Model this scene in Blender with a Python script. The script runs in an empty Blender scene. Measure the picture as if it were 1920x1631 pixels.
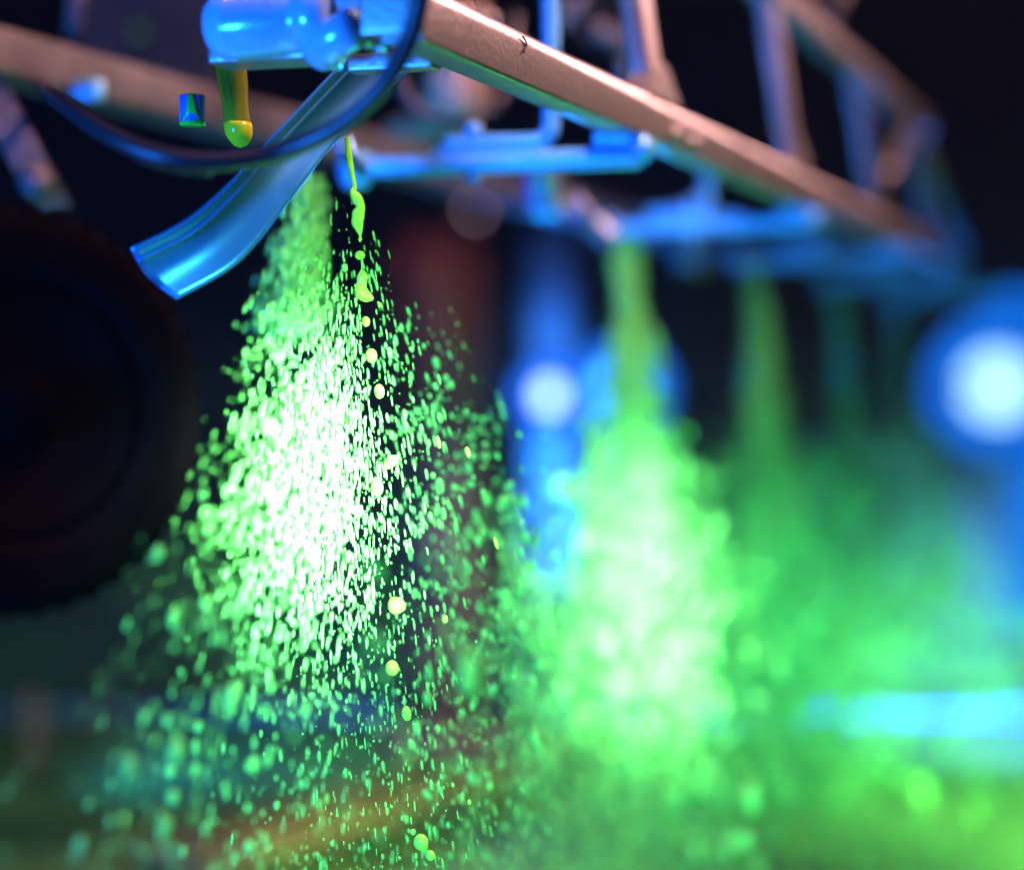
import bpy, bmesh, math, random
import numpy as np
from mathutils import Vector, Matrix, noise

R = math.radians
S = bpy.context.scene
C = S.collection
rnd = random.Random(7)
rng = np.random.default_rng(11)

# ------------------------------------------------------------------ camera
H = 0.60                      # lens height above the ground
F = 3733.0                    # focal length in photo pixels (70 mm on 36 mm)
HY = 697.0                    # horizon row
cam = bpy.data.cameras.new("camera")
cam.lens = 70; cam.sensor_width = 36; cam.sensor_fit = 'HORIZONTAL'
cam.shift_y = -(815.5 - HY) / 1920
cam.clip_start = 0.02; cam.clip_end = 400
cam.dof.use_dof = True
cam.dof.focus_distance = 1.0
cam.dof.aperture_fstop = 2.2
cam.dof.aperture_blades = 0
camo = bpy.data.objects.new("camera", cam); C.objects.link(camo)
camo.location = (0, 0, H); camo.rotation_euler = (R(90), 0, 0)
S.camera = camo

HAZE = 0.0030
def P(px, py, d):             # a point of the place from its bearing and its distance
    return Vector(((px - 960) / F * d, d, H - (py - HY) / F * d))

# ------------------------------------------------------------------ world
w = bpy.data.worlds.new("World"); S.world = w; w.use_nodes = True
nt = w.node_tree; bg = nt.nodes['Background']
sky = nt.nodes.new('ShaderNodeTexSky'); sky.sky_type = 'NISHITA'; sky.sun_disc = False
sky.sun_elevation = R(-9); sky.sun_rotation = R(200)
nt.links.new(sky.outputs[0], bg.inputs[0]); bg.inputs[1].default_value = 0.05

S.view_settings.view_transform = 'Standard'; S.view_settings.look = 'None'
S.view_settings.exposure = 0.0; S.view_settings.gamma = 1
S.cycles.use_denoising = True
S.cycles.max_bounces = 6; S.cycles.diffuse_bounces = 2; S.cycles.glossy_bounces = 3
S.cycles.transmission_bounces = 4; S.cycles.volume_bounces = 0
S.cycles.sample_clamp_indirect = 4
S.cycles.volume_step_rate = 2.0
S.cycles.caustics_reflective = False; S.cycles.caustics_refractive = False

# ------------------------------------------------------------------ lamps out of frame, most of them added fills
def spot(name, loc, tgt, energy, col, deg, blend=1.0, size=0.03):
    l = bpy.data.lights.new(name, 'SPOT'); l.energy = energy; l.color = col
    l.spot_size = R(deg); l.spot_blend = blend; l.shadow_soft_size = size
    o = bpy.data.objects.new(name, l); C.objects.link(o); o.location = loc
    o.rotation_euler = (Vector(tgt) - Vector(loc)).to_track_quat('-Z', 'Y').to_euler()
    return o
def area(name, loc, tgt, energy, col, sx, sy=None):
    l = bpy.data.lights.new(name, 'AREA'); l.energy = energy; l.color = col
    l.shape = 'RECTANGLE'; l.size = sx; l.size_y = sy or sx
    o = bpy.data.objects.new(name, l); C.objects.link(o); o.location = loc
    o.rotation_euler = (Vector(tgt) - Vector(loc)).to_track_quat('-Z', 'Y').to_euler()
    return o
SRC = Vector((0.55, -0.45, 0.62))
GRN = (0.56, 1.0, 0.95)
spot('spray_fill', SRC, P(590, 925, 0.97), 3000, GRN, 7.6, 1.0)  # unseen beams, added and aimed at each spray in turn
spot('spray_fill', SRC, P(760, 1150, 0.99), 260, (0.24, 1.0, 0.80), 16.5, 0.8)
spot('drip_fill', SRC, P(660, 430, 1.0), 110, (0.75, 1.0, 0.35), 5.2, 1.0)  # unseen narrow spot added to brighten the falling drip
spot('spray_fill', SRC + Vector((0.05, 0, 0)), P(1205, 1120, 1.8), 2700, (0.60, 1.0, 0.98), 8.4, 1.0)
spot('spray_fill', SRC + Vector((0.05, 0, 0)), P(1290, 1130, 1.9), 430, (0.12, 1.0, 0.90), 15, 1.0)
spot('spray_fill', SRC + Vector((0.05, 0, 0)), P(1185, 560, 1.83), 75, (0.85, 1.0, 0.40), 4.5, 1.0)
spot('spray_fill', SRC + Vector((0.05, 0, 0)), P(1425, 690, 2.4), 75, (0.80, 1.0, 0.30), 4.5, 1.0)
spot('spray_fill', SRC + Vector((0.1, 0, 0)), P(1540, 1230, 2.7), 440, (0.0, 1.0, 1.0), 12, 1.0)
spot('ground_fill', Vector((0.80, 1.25, 0.30)), Vector((0.62, 2.95, -0.06)), 640, (0.40, 1.0, 0.42), 30, 1.0)  # this spot and the next are unseen, added to brighten the ground
spot('ground_fill', Vector((-0.30, 1.2, 0.40)), Vector((-0.08, 2.70, 0.0)), 170, (0.72, 0.80, 0.26), 24, 1.0)
spot('machinery_fill', Vector((0.25, 2.0, 1.35)), Vector((-0.12, 3.2, 0.70)), 34, (1.0, 0.42, 0.34), 30, 1.0)  # unseen warm spot added to bring out the machine leg
# blue stage lamp low on the left, in front of the boom
area('blue_lamp', (-0.75, 0.25, 0.50), (0.1, 1.35, 0.72), 34, (0.014, 0.185, 1.0), 0.16)
spot('blue_lamp', (-0.9, 1.3, 0.45), (0.25, 1.8, 0.74), 75, (0.0, 0.20, 1.0), 36, 1.0, 0.05)
# rosy work light from the upper right
area('work_lamp', (0.52, 0.95, 1.75), (0.05, 1.3, 0.75), 9, (1.0, 0.50, 0.49), 0.3).data.spread = R(80)
area('work_lamp', (1.35, 3.0, 1.75), (0.15, 1.5, 0.76), 7, (1.0, 0.52, 0.49), 0.3).data.spread = R(70)  # second one, unseen, added for highlights along the boom
# unseen green light added for the spray's glow reflected under the boom
area('green_bounce', (0.35, 1.15, 0.10), (0.2, 1.5, 0.8), 2.4, (0.02, 1.0, 0.38), 0.3)

# ------------------------------------------------------------------ materials
def mat(name, col, rough=0.5, metal=0.0, nscale=0, namt=0.25, col2=None, bump=0.0, bscale=200, coat=0.0, spec=None, stretch=None):
    m = bpy.data.materials.new(name); m.use_nodes = True; t = m.node_tree
    b = t.nodes['Principled BSDF']
    b.inputs['Base Color'].default_value = (*col, 1); b.inputs['Roughness'].default_value = rough
    b.inputs['Metallic'].default_value = metal
    if coat: b.inputs['Coat Weight'].default_value = coat; b.inputs['Coat Roughness'].default_value = 0.15
    if spec is not None: b.inputs['Specular IOR Level'].default_value = spec
    tc = t.nodes.new('ShaderNodeTexCoord'); mp = t.nodes.new('ShaderNodeMapping')
    t.links.new(tc.outputs['Object'], mp.inputs[0])
    if stretch: mp.inputs['Scale'].default_value = stretch
    if nscale:
        n = t.nodes.new('ShaderNodeTexNoise'); n.inputs['Scale'].default_value = nscale; n.inputs['Detail'].default_value = 6
        t.links.new(mp.outputs[0], n.inputs['Vector'])
        r = t.nodes.new('ShaderNodeValToRGB'); r.color_ramp.elements[0].position = 0.38; r.color_ramp.elements[1].position = 0.66
        c2 = col2 or tuple(c * (1 - namt) for c in col)
        r.color_ramp.elements[0].color = (*c2, 1); r.color_ramp.elements[1].color = (*col, 1)
        t.links.new(n.outputs['Fac'], r.inputs[0]); t.links.new(r.outputs[0], b.inputs['Base Color'])
        mr = t.nodes.new('ShaderNodeMapRange'); mr.inputs['To Min'].default_value = min(1, rough * 1.35); mr.inputs['To Max'].default_value = rough * 0.75
        t.links.new(n.outputs['Fac'], mr.inputs['Value']); t.links.new(mr.outputs[0], b.inputs['Roughness'])
    if bump:
        n2 = t.nodes.new('ShaderNodeTexNoise'); n2.inputs['Scale'].default_value = bscale; n2.inputs['Detail'].default_value = 4
        t.links.new(mp.outputs[0], n2.inputs['Vector'])
        bp = t.nodes.new('ShaderNodeBump'); bp.inputs['Strength'].default_value = bump; bp.inputs['Distance'].default_value = 0.002
        t.links.new(n2.outputs['Fac'], bp.inputs['Height']); t.links.new(bp.outputs[0], b.inputs['Normal'])
    return m
def emis(name, col, strength):
    m = bpy.data.materials.new(name); m.use_nodes = True; b = m.node_tree.nodes['Principled BSDF']
    b.inputs['Base Color'].default_value = (0.6, 0.6, 0.6, 1)
    b.inputs['Emission Color'].default_value = (*col, 1); b.inputs['Emission Strength'].default_value = strength
    return m
def liquid(name, col, trans=0.45, rough=0.2):
    m = bpy.data.materials.new(name); m.use_nodes = True; t = m.node_tree; t.nodes.clear()
    out = t.nodes.new('ShaderNodeOutputMaterial')
    d = t.nodes.new('ShaderNodeBsdfDiffuse'); tr = t.nodes.new('ShaderNodeBsdfTranslucent'); g = t.nodes.new('ShaderNodeBsdfGlossy')
    for q in (d, tr): q.inputs['Color'].default_value = (*col, 1)
    g.inputs['Roughness'].default_value = rough
    m1 = t.nodes.new('ShaderNodeMixShader'); m1.inputs[0].default_value = trans
    m2 = t.nodes.new('ShaderNodeMixShader'); fr = t.nodes.new('ShaderNodeFresnel'); fr.inputs['IOR'].default_value = 1.33
    t.links.new(d.outputs[0], m1.inputs[1]); t.links.new(tr.outputs[0], m1.inputs[2])
    t.links.new(fr.outputs[0], m2.inputs[0]); t.links.new(m1.outputs[0], m2.inputs[1]); t.links.new(g.outputs[0], m2.inputs[2])
    t.links.new(m2.outputs[0], out.inputs[0])
    return m

M = dict(
    steel=mat('galvanised_steel', (0.40, 0.36, 0.34), 0.36, 0.8, 30, 0.22, bump=0.15, bscale=260),
    tube=mat('tube_blue_lit', (0.14, 0.52, 0.85), 0.30, 0.12, 60, 0.12, bump=0.06, bscale=180),  # steel tube with the lamp's blue put into its colour
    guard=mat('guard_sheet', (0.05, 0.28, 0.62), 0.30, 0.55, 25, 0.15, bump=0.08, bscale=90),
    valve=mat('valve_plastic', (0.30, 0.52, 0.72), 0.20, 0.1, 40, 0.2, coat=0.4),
    scratch=mat('scratch_mark', (0.05, 0.04, 0.05), 0.8),
    rubber=mat('black_rubber', (0.012, 0.012, 0.014), 0.32, 0, 80, 0.3, bump=0.2, bscale=300),
    hose=mat('black_hose', (0.012, 0.014, 0.02), 0.42, 0, 50, 0.3),
    tyre=mat('wheel_rubber', (0.007, 0.0045, 0.004), 0.85, 0, 50, 0.3, bump=0.3, bscale=120, spec=0.0),
    rim=mat('wheel_rim', (0.003, 0.002, 0.002), 0.9, 0.0, 30, 0.3, spec=0.0),
    dull=mat('dull_steel', (0.09, 0.075, 0.075), 0.6, 0.2, 30, 0.3),
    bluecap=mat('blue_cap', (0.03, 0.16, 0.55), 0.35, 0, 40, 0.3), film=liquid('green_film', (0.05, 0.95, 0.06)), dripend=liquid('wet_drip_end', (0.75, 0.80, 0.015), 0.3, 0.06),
    redpanel=mat('rust_red_paint', (0.11, 0.03, 0.022), 0.6, 0, 8, 0.5),
    tan=mat('tan_plastic', (0.42, 0.26, 0.16), 0.55, 0, 20, 0.4),
    ground=None,
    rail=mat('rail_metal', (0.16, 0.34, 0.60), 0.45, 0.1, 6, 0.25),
    mast=mat('mast_paint', (0.5, 0.52, 0.56), 0.5, 0.2, 10, 0.2),
    house=mat('lamp_housing', (0.08, 0.09, 0.11), 0.4, 0.3, 20, 0.3),
    light_strip=mat('pale_streak', (0.30, 0.29, 0.10), 0.8, 0, 12, 0.4, stretch=(1, 8, 1)),
    dye=liquid('spray_liquid', (0.29, 0.93, 0.18)),
    dyeY=liquid('drip_liquid', (0.38, 0.95, 0.08), 0.35, 0.12),
    blobY=None,
)
def ground_mat():
    m = bpy.data.materials.new('wet_ground'); m.use_nodes = True; t = m.node_tree; b = t.nodes['Principled BSDF']
    tc = t.nodes.new('ShaderNodeTexCoord')
    n = t.nodes.new('ShaderNodeTexNoise'); n.inputs['Scale'].default_value = 3.2; n.inputs['Detail'].default_value = 7; n.inputs['Roughness'].default_value = 0.62
    r = t.nodes.new('ShaderNodeValToRGB'); e = r.color_ramp.elements
    e[0].position = 0.33; e[0].color = (0.035, 0.10, 0.03, 1)
    e[1].position = 0.72; e[1].color = (0.34, 0.62, 0.14, 1)
    x = e.new(0.52); x.color = (0.14, 0.34, 0.07, 1)
    t.links.new(tc.outputs['Object'], n.inputs['Vector']); t.links.new(n.outputs['Fac'], r.inputs[0]); t.links.new(r.outputs[0], b.inputs['Base Color'])
    b.inputs['Roughness'].default_value = 0.55
    n2 = t.nodes.new('ShaderNodeTexNoise'); n2.inputs['Scale'].default_value = 60; n2.inputs['Detail'].default_value = 6
    bp = t.nodes.new('ShaderNodeBump'); bp.inputs['Strength'].default_value = 0.6; bp.inputs['Distance'].default_value = 0.01
    t.links.new(tc.outputs['Object'], n2.inputs['Vector']); t.links.new(n2.outputs['Fac'], bp.inputs['Height']); t.links.new(bp.outputs[0], b.inputs['Normal'])
    return m
M['ground'] = ground_mat()
def blob_mat():
    m = bpy.data.materials.new('yellow_tube_plastic'); m.use_nodes = True; t = m.node_tree; b = t.nodes['Principled BSDF']
    b.inputs['Base Color'].default_value = (0.30, 0.31, 0.01, 1); b.inputs['Roughness'].default_value = 0.12
    b.inputs['Transmission Weight'].default_value = 0.35; b.inputs['IOR'].default_value = 1.4
    b.inputs['Subsurface Weight'].default_value = 0.4; b.inputs['Subsurface Radius'].default_value = (0.01, 0.01, 0.002); b.inputs['Subsurface Scale'].default_value = 0.5
    return m
M['blobY'] = blob_mat()

# ------------------------------------------------------------------ helpers
def link(name, me, m, parent=None, smooth=True, loc=None):
    o = bpy.data.objects.new(name, me); C.objects.link(o)
    if m is not None: me.materials.append(m)
    if smooth:
        for p in me.polygons: p.use_smooth = True
    if parent is not None:
        o.parent = parent
        o.matrix_parent_inverse = Matrix.Translation(-parent.location)
    return o
def to_mesh(bm, name):
    bmesh.ops.recalc_face_normals(bm, faces=bm.faces)
    me = bpy.data.meshes.new(name); bm.to_mesh(me); bm.free(); return me
def tag(o, label=None, cat=None, group=None, kind=None):
    if label: o['label'] = label
    if cat: o['category'] = cat
    if group: o['group'] = group
    if kind: o['kind'] = kind
    return o
def thing(name, loc, label, cat, group=None):
    o = bpy.data.objects.new(name, None); C.objects.link(o); o.location = loc; o.empty_display_size = 0.02
    return tag(o, label, cat, group)
def smoothpath(pts, n=12):
    pts = [Vector(p) for p in pts]; out = []
    q = [pts[0] * 2 - pts[1]] + pts + [pts[-1] * 2 - pts[-2]]
    for i in range(1, len(q) - 2):
        for k in range(n):
            t = k / n; a, b, c, d = q[i - 1], q[i], q[i + 1], q[i + 2]
            out.append(0.5 * ((2 * b) + (-a + c) * t + (2 * a - 5 * b + 4 * c - d) * t * t + (-a + 3 * b - 3 * c + d) * t ** 3))
    out.append(pts[-1]); return out
def sweep(bm, path, prof, up=Vector((0, 0, 1)), cap=True, scale=None):
    """sweep a closed 2D profile [(side, up)] along a path"""
    rings = []
    n = len(path); nrm = None
    for i, p in enumerate(path):
        t = (path[min(i + 1, n - 1)] - path[max(i - 1, 0)]).normalized()
        if nrm is None:
            s = t.cross(up)
            if s.length < 1e-3: s = t.cross(Vector((1, 0, 0)))
            s.normalize(); nrm = s
        else:
            nrm = (nrm - t * nrm.dot(t)).normalized()
        u = nrm.cross(t).normalized()
        k = scale(i / (n - 1)) if scale else 1
        rings.append([bm.verts.new(p + nrm * a * k + u * b * k) for a, b in prof])
    m = len(prof)
    for a, b in zip(rings, rings[1:]):
        for j in range(m): bm.faces.new((a[j], a[(j + 1) % m], b[(j + 1) % m], b[j]))
    if cap:
        bm.faces.new(rings[0][::-1]); bm.faces.new(rings[-1])
def circ(r, n=16, ry=None): return [(r * math.cos(2 * math.pi * k / n), (ry or r) * math.sin(2 * math.pi * k / n)) for k in range(n)]
def rrect(w, h, r, n=5):
    out = []
    for cx, cy, a0 in ((w / 2 - r, h / 2 - r, 0), (-w / 2 + r, h / 2 - r, 90), (-w / 2 + r, -h / 2 + r, 180), (w / 2 - r, -h / 2 + r, 270)):
        for k in range(n + 1):
            a = R(a0 + 90 * k / n); out.append((cx + r * math.cos(a), cy + r * math.sin(a)))
    return out
def tube(name, pts, r, m, parent=None, smooth=True, n=16, res=10, straight=False, scale=None):
    bm = bmesh.new(); path = [Vector(p) for p in pts] if straight else smoothpath(pts, res)
    sweep(bm, path, circ(r, n), scale=scale); return link(name, to_mesh(bm, name), m, parent, smooth)
def bar(name, a, b, w_, h_, rad, m, parent=None, n=5, up=Vector((0, 0, 1)), seg=1):
    bm = bmesh.new(); a = Vector(a); b = Vector(b)
    sweep(bm, [a.lerp(b, k / seg) for k in range(seg + 1)], rrect(w_, h_, rad, n), up=up)
    me = to_mesh(bm, name); o = link(name, me, m, parent, True)
    return o
def lathe(name, prof, base, axis, m, parent=None, n=32, bend=None, cap=True):
    """prof [(radius, along)]"""
    axis = Vector(axis).normalized(); q = axis.to_track_quat('Z', 'Y'); bm = bmesh.new(); rings = []
    for r, z in prof:
        off = bend(z) if bend else Vector((0, 0, 0))
        rings.append([bm.verts.new(Vector(base) + off + q @ Vector((max(r, 1e-5) * math.cos(2 * math.pi * k / n), max(r, 1e-5) * math.sin(2 * math.pi * k / n), z))) for k in range(n)])
    for a, b in zip(rings, rings[1:]):
        for j in range(n): bm.faces.new((a[j], a[(j + 1) % n], b[(j + 1) % n], b[j]))
    if cap: bm.faces.new(rings[0][::-1]); bm.faces.new(rings[-1])
    me = to_mesh(bm, name); return link(name, me, m, parent, True)
def creased(o, deg=35):
    o.data.set_sharp_from_angle(angle=R(deg)); return o
def box(name, c, sx, sy, sz, m, parent=None, rot=None, bev=0.002):
    bm = bmesh.new(); bmesh.ops.create_cube(bm, size=1)
    bmesh.ops.scale(bm, vec=(sx, sy, sz), verts=bm.verts)
    if bev: bmesh.ops.bevel(bm, geom=bm.edges[:], offset=bev, segments=3, affect='EDGES', profile=0.6)
    if rot is not None: bmesh.ops.rotate(bm, matrix=rot, verts=bm.verts, cent=(0, 0, 0))
    bmesh.ops.translate(bm, vec=c, verts=bm.verts)
    return creased(link(name, to_mesh(bm, name), m, parent, True), 50)

# boom directions: u runs along the boom, v across it (to the right and towards the lens)
TH = math.atan(1290 / F)
U = Vector((math.sin(TH), math.cos(TH), 0)); V = Vector((math.cos(TH), -math.sin(TH), 0)); Z = Vector((0, 0, 1))
ROTB = Matrix.Rotation(-TH, 3, 'Z')
def chord(d, up, lat=0.0):     # a point on the lower chord's outer edge line at distance d, up metres over the lens
    return Vector((0.3456 * (d - 1), d, H + up)) + V * lat

# ------------------------------------------------------------------ setting
bm = bmesh.new()
GX, GY = 60, 60
for j in range(GY + 1):
    for i in range(GX + 1):
        fx = (i / GX - 0.5) * 2; fy = j / GY
        x = fx * abs(fx) ** 1.5 * 120; y = -4 + fy ** 3 * 260
        z = 0.012 * noise.noise(Vector((x * 2.1, y * 2.1, 0))) if abs(x) < 6 and y < 9 else 0
        bm.verts.new((x, y, z))
bm.verts.ensure_lookup_table()
for j in range(GY):
    for i in range(GX):
        a = j * (GX + 1) + i; bm.faces.new([bm.verts[k] for k in (a, a + 1, a + GX + 2, a + GX + 1)])
tag(link('ground', to_mesh(bm, 'ground'), M['ground']), kind='structure')

# ------------------------------------------------------------------ the lattice boom
UP0, UP1 = 0.1466, 0.1766      # underside and top of lower chord
boom = thing('lattice_boom', chord(1.0, UP0), 'long galvanised lattice boom of square tube running from the top centre away to the right', 'sprayer boom')
CW = 0.020
mid = (UP0 + UP1) / 2
def corner(cx, cy, r, a0, n):
    return [(cx + r * math.cos(R(a0 + 90 * k / n)), cy + r * math.sin(R(a0 + 90 * k / n))) for k in range(n + 1)]
prof = corner(CW / 2 - .010, .015 - .010, .010, 0, 12) + corner(-CW / 2 + .005, .015 - .005, .005, 90, 5) + corner(-CW / 2 + .002, -.015 + .002, .002, 180, 4) + corner(CW / 2 - .002, -.015 + .002, .002, 270, 5)
bm = bmesh.new(); ca, cb = chord(0.885, mid, -CW / 2), chord(2.98, mid, -CW / 2)
sweep(bm, [ca.lerp(cb, k / 24) for k in range(25)], prof)
lc = creased(link('lower_chord', to_mesh(bm, 'lower_chord'), M['steel'], boom), 40)
TOP = 0.158; LEAN = -0.024
def top(d): return chord(d, UP1 + TOP, -CW / 2 + LEAN)
bar('upper_chord', top(0.9), top(2.72), 0.022, 0.024, 0.006, M['steel'], boom, n=6, seg=20)
for i, d in enumerate((1.285, 1.735, 2.17, 2.60)):
    pw = 0.032 if i == 0 else 0.026
    b_ = chord(d, UP1 - 0.002, -CW / 2); t_ = top(d)
    bm = bmesh.new(); sweep(bm, [b_.lerp(t_, k / 4) for k in range(5)], rrect(0.016, pw, 0.004, 4), up=U)
    creased(link('post', to_mesh(bm, 'post'), M['steel'], boom))
    # weld gusset: a small triangular plate that runs out along the chord
    bm = bmesh.new()
    g = [chord(d - pw * 0.9, UP1 - 0.003, -CW / 2), chord(d + pw * 1.6, UP1 - 0.003, -CW / 2), chord(d + pw * 0.55, UP1 + 0.026, -CW / 2 - 0.003), chord(d - pw * 0.45, UP1 + 0.016, -CW / 2 - 0.002)]
    fr = [bm.verts.new(p + V * 0.0095) for p in g]; bk = [bm.verts.new(p - V * 0.0095) for p in g]
    bm.faces.new(fr); bm.faces.new(bk[::-1])
    for k in range(4): bm.faces.new((fr[k], bk[k], bk[(k + 1) % 4], fr[(k + 1) % 4]))
    bmesh.ops.bevel(bm, geom=bm.edges[:], offset=0.002, segments=2, affect='EDGES')
    creased(link('gusset', to_mesh(bm, 'gusset'), M['steel'], boom), 50)
def bead(a, b):
    bm = bmesh.new(); n = 26; path = [a.lerp(b, k / n) for k in range(n + 1)]
    sweep(bm, path, circ(0.0021, 8), scale=lambda f: 1 + 0.22 * math.sin(f * n * 2.4) + 0.12 * noise.noise(Vector((f * 30, a.x * 50, 0))))
    link('weld_bead', to_mesh(bm, 'weld_bead'), M['steel'], boom)
for d in (1.285, 1.735, 2.17):
    bead(chord(d - 0.03, UP1 - 0.0012, -0.0062), chord(d + 0.052, UP1 - 0.0012, -0.0062))
for d in (1.50, 1.95):
    bm = bmesh.new(); c0 = chord(d, mid, -CW / 2)
    sweep(bm, [c0, c0 + U * 0.005], [(x * 1.10, y * 1.06) for x, y in prof]); link('clamp_band', to_mesh(bm, 'clamp_band'), M['dull'] if d > 1.2 else M['steel'], boom)
bar('diagonal_brace', chord(2.62, UP1 + TOP * 0.95, -CW / 2 + LEAN), chord(3.02, UP1 - 0.004, -CW / 2), 0.014, 0.022, 0.004, M['steel'], boom)
bar('diagonal_brace', chord(2.19, UP1 + 0.004, -CW / 2 - 0.004), chord(2.58, UP1 + TOP * 0.9, -CW / 2 + LEAN * .9), 0.010, 0.012, 0.003, M['steel'], boom)
bar('outrigger', top(2.0), top(2.0) + Vector((0.05, 0.1, 0.11)), 0.014, 0.014, 0.003, M['steel'], boom)
# hinge plate where the chord ends, with its bolt
pc = chord(0.885, mid + 0.006, -CW / 2)
box('end_plate', pc + Vector((-0.004, -0.002, 0.008)), 0.030, 0.007, 0.052, M['steel'], boom, ROTB, 0.002)
lathe('bolt', [(0.0062, 0), (0.0062, 0.004), (0.004, 0.005), (0.004, 0.008), (0.001, 0.009)], pc + Vector((-0.004, -0.005, 0.004)), -U, M['steel'], boom, 12)
# the dark scratch on the side of the chord
sp = [chord(0, 0).copy() for _ in range(0)]
def side(px, up): d = 1290 / (2250 - px); return chord(d, up, 0.0006)
tube('scratch', [side(978, 0.1705), side(984, 0.1690), side(985, 0.1665), side(981, 0.1640), side(980, 0.1625)], 0.0006, M['scratch'], boom, n=6, res=5)
for px, u_, s_ in ((1262, 0.156, 1.0), (1292, 0.155, 0.9)):
    lathe('bolt', [(0.0052, 0), (0.0052, 0.003), (0.0035, 0.0035), (0.0035, 0.006), (0.0005, 0.0065)], side(px, u_), V, M['steel'], boom, 12)

# rear lower chord of the same boom, nearer the left edge
r0 = P(-60, 72, 1.30); 
rear = thing('rear_chord', r0, 'blurred square steel tube slanting down behind the hose loop at the top left', 'steel tube')
# line towards the same vanishing point
def para(px, py, d, s): return P(px, py, d) + U * s
a = para(-60, 92, 1.28, -0.2); b = para(-60, 92, 1.28, 2.2)
bar('tube', a, b, 0.036, 0.034, 0.006, M['dull'], rear, n=5, seg=12)
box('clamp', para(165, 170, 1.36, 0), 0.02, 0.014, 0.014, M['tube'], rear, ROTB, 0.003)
bar('strut', P(150, -60, 1.5), P(135, 70, 1.5), 0.012, 0.012, 0.004, M['dull'], rear)

# ------------------------------------------------------------------ nozzle brackets: crossbar + bent drop rod + bolts
D0, DD = 1.24, 0.55
ord_ = ['nearest', 'second', 'third', 'fourth', 'farthest']
def bracket(i):
    d = D0 + DD * i
    e = chord(d, 0.1335, -0.004)                    # right end, under the chord
    L = 0.19
    t = thing('nozzle_bracket', e, ['sharpest blue-lit tube bracket under the near boom with a bent rod welded on top',
        'second blue-lit tube bracket along the boom, left of the gusset', 'blurred third blue-lit bracket under the far boom',
        'faint fourth blue-lit bracket under the far boom', 'farthest and faintest blue-lit bracket at the boom end'][i], 'bracket', 'tube brackets under the boom')
    rr = 0.0072
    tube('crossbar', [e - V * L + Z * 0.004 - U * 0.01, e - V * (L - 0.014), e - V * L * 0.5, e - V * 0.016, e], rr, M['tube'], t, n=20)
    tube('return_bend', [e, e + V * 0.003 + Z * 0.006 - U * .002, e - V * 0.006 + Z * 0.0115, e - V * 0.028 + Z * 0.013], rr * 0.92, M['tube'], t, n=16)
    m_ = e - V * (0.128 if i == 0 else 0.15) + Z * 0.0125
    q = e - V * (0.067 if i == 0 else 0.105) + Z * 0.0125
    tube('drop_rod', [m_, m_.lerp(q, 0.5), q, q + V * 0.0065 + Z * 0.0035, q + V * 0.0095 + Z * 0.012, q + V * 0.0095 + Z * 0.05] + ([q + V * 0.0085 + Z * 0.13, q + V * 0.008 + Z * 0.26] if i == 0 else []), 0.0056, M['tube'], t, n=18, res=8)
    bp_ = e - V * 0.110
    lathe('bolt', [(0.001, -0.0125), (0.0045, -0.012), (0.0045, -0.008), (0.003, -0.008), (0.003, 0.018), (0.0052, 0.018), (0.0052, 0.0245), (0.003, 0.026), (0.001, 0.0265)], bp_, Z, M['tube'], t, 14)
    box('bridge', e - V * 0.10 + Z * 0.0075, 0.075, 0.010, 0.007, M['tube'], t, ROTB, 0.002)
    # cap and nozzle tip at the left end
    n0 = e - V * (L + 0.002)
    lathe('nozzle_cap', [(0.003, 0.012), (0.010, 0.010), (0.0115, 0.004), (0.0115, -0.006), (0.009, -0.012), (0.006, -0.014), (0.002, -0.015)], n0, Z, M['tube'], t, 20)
    return n0
noz = [bracket(i) for i in range(5)]

# blue tube stub + yellow drip tube beside every nozzle
def drip_prof(s): return [(0.0078 * s, 0.010 * s), (0.0078 * s, 0), (0.0076 * s, -0.010 * s), (0.0066 * s, -0.017 * s), (0.0064 * s, -0.024 * s), (0.0068 * s, -0.029 * s), (0.0068 * s, -0.0325 * s), (0.0062 * s, -0.0355 * s), (0.0046 * s, -0.0378 * s), (0.0022 * s, -0.0389 * s), (0.0003 * s, -0.0392 * s)]
def drip(base, s, label, bendx=0.001):
    t = thing('drip_tube', base, label, 'drip tube', 'yellow drip tubes under the boom')
    lathe('tube', drip_prof(s), base, Z, M['blobY'], t, 28, bend=lambda z: Vector((-z * 0.12, 0, 0)))
    lathe('droplet', [(0.0003 * s, -0.0412 * s), (0.0030 * s, -0.0402 * s), (0.0054 * s, -0.0375 * s), (0.0068 * s, -0.0345 * s), (0.0071 * s, -0.031 * s), (0.0069 * s, -0.0285 * s)], base + Vector((0.0002, -0.0004, 0)), Z, M['dripend'], t, 24, bend=lambda z: Vector((-z * 0.12, 0, 0)))
    return t
drip(P(432, 122, 0.985), 1.0, 'sharp yellow-green translucent tube with a wet rounded end hanging below the blue valve')
drip(P(1040, 318, 1.74), 0.98, 'small blurred yellow tube hanging behind the nearest bracket')
drip(P(1306, 455, 2.35), 0.9, 'faint olive-yellow drip tube beside the second bracket')
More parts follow.
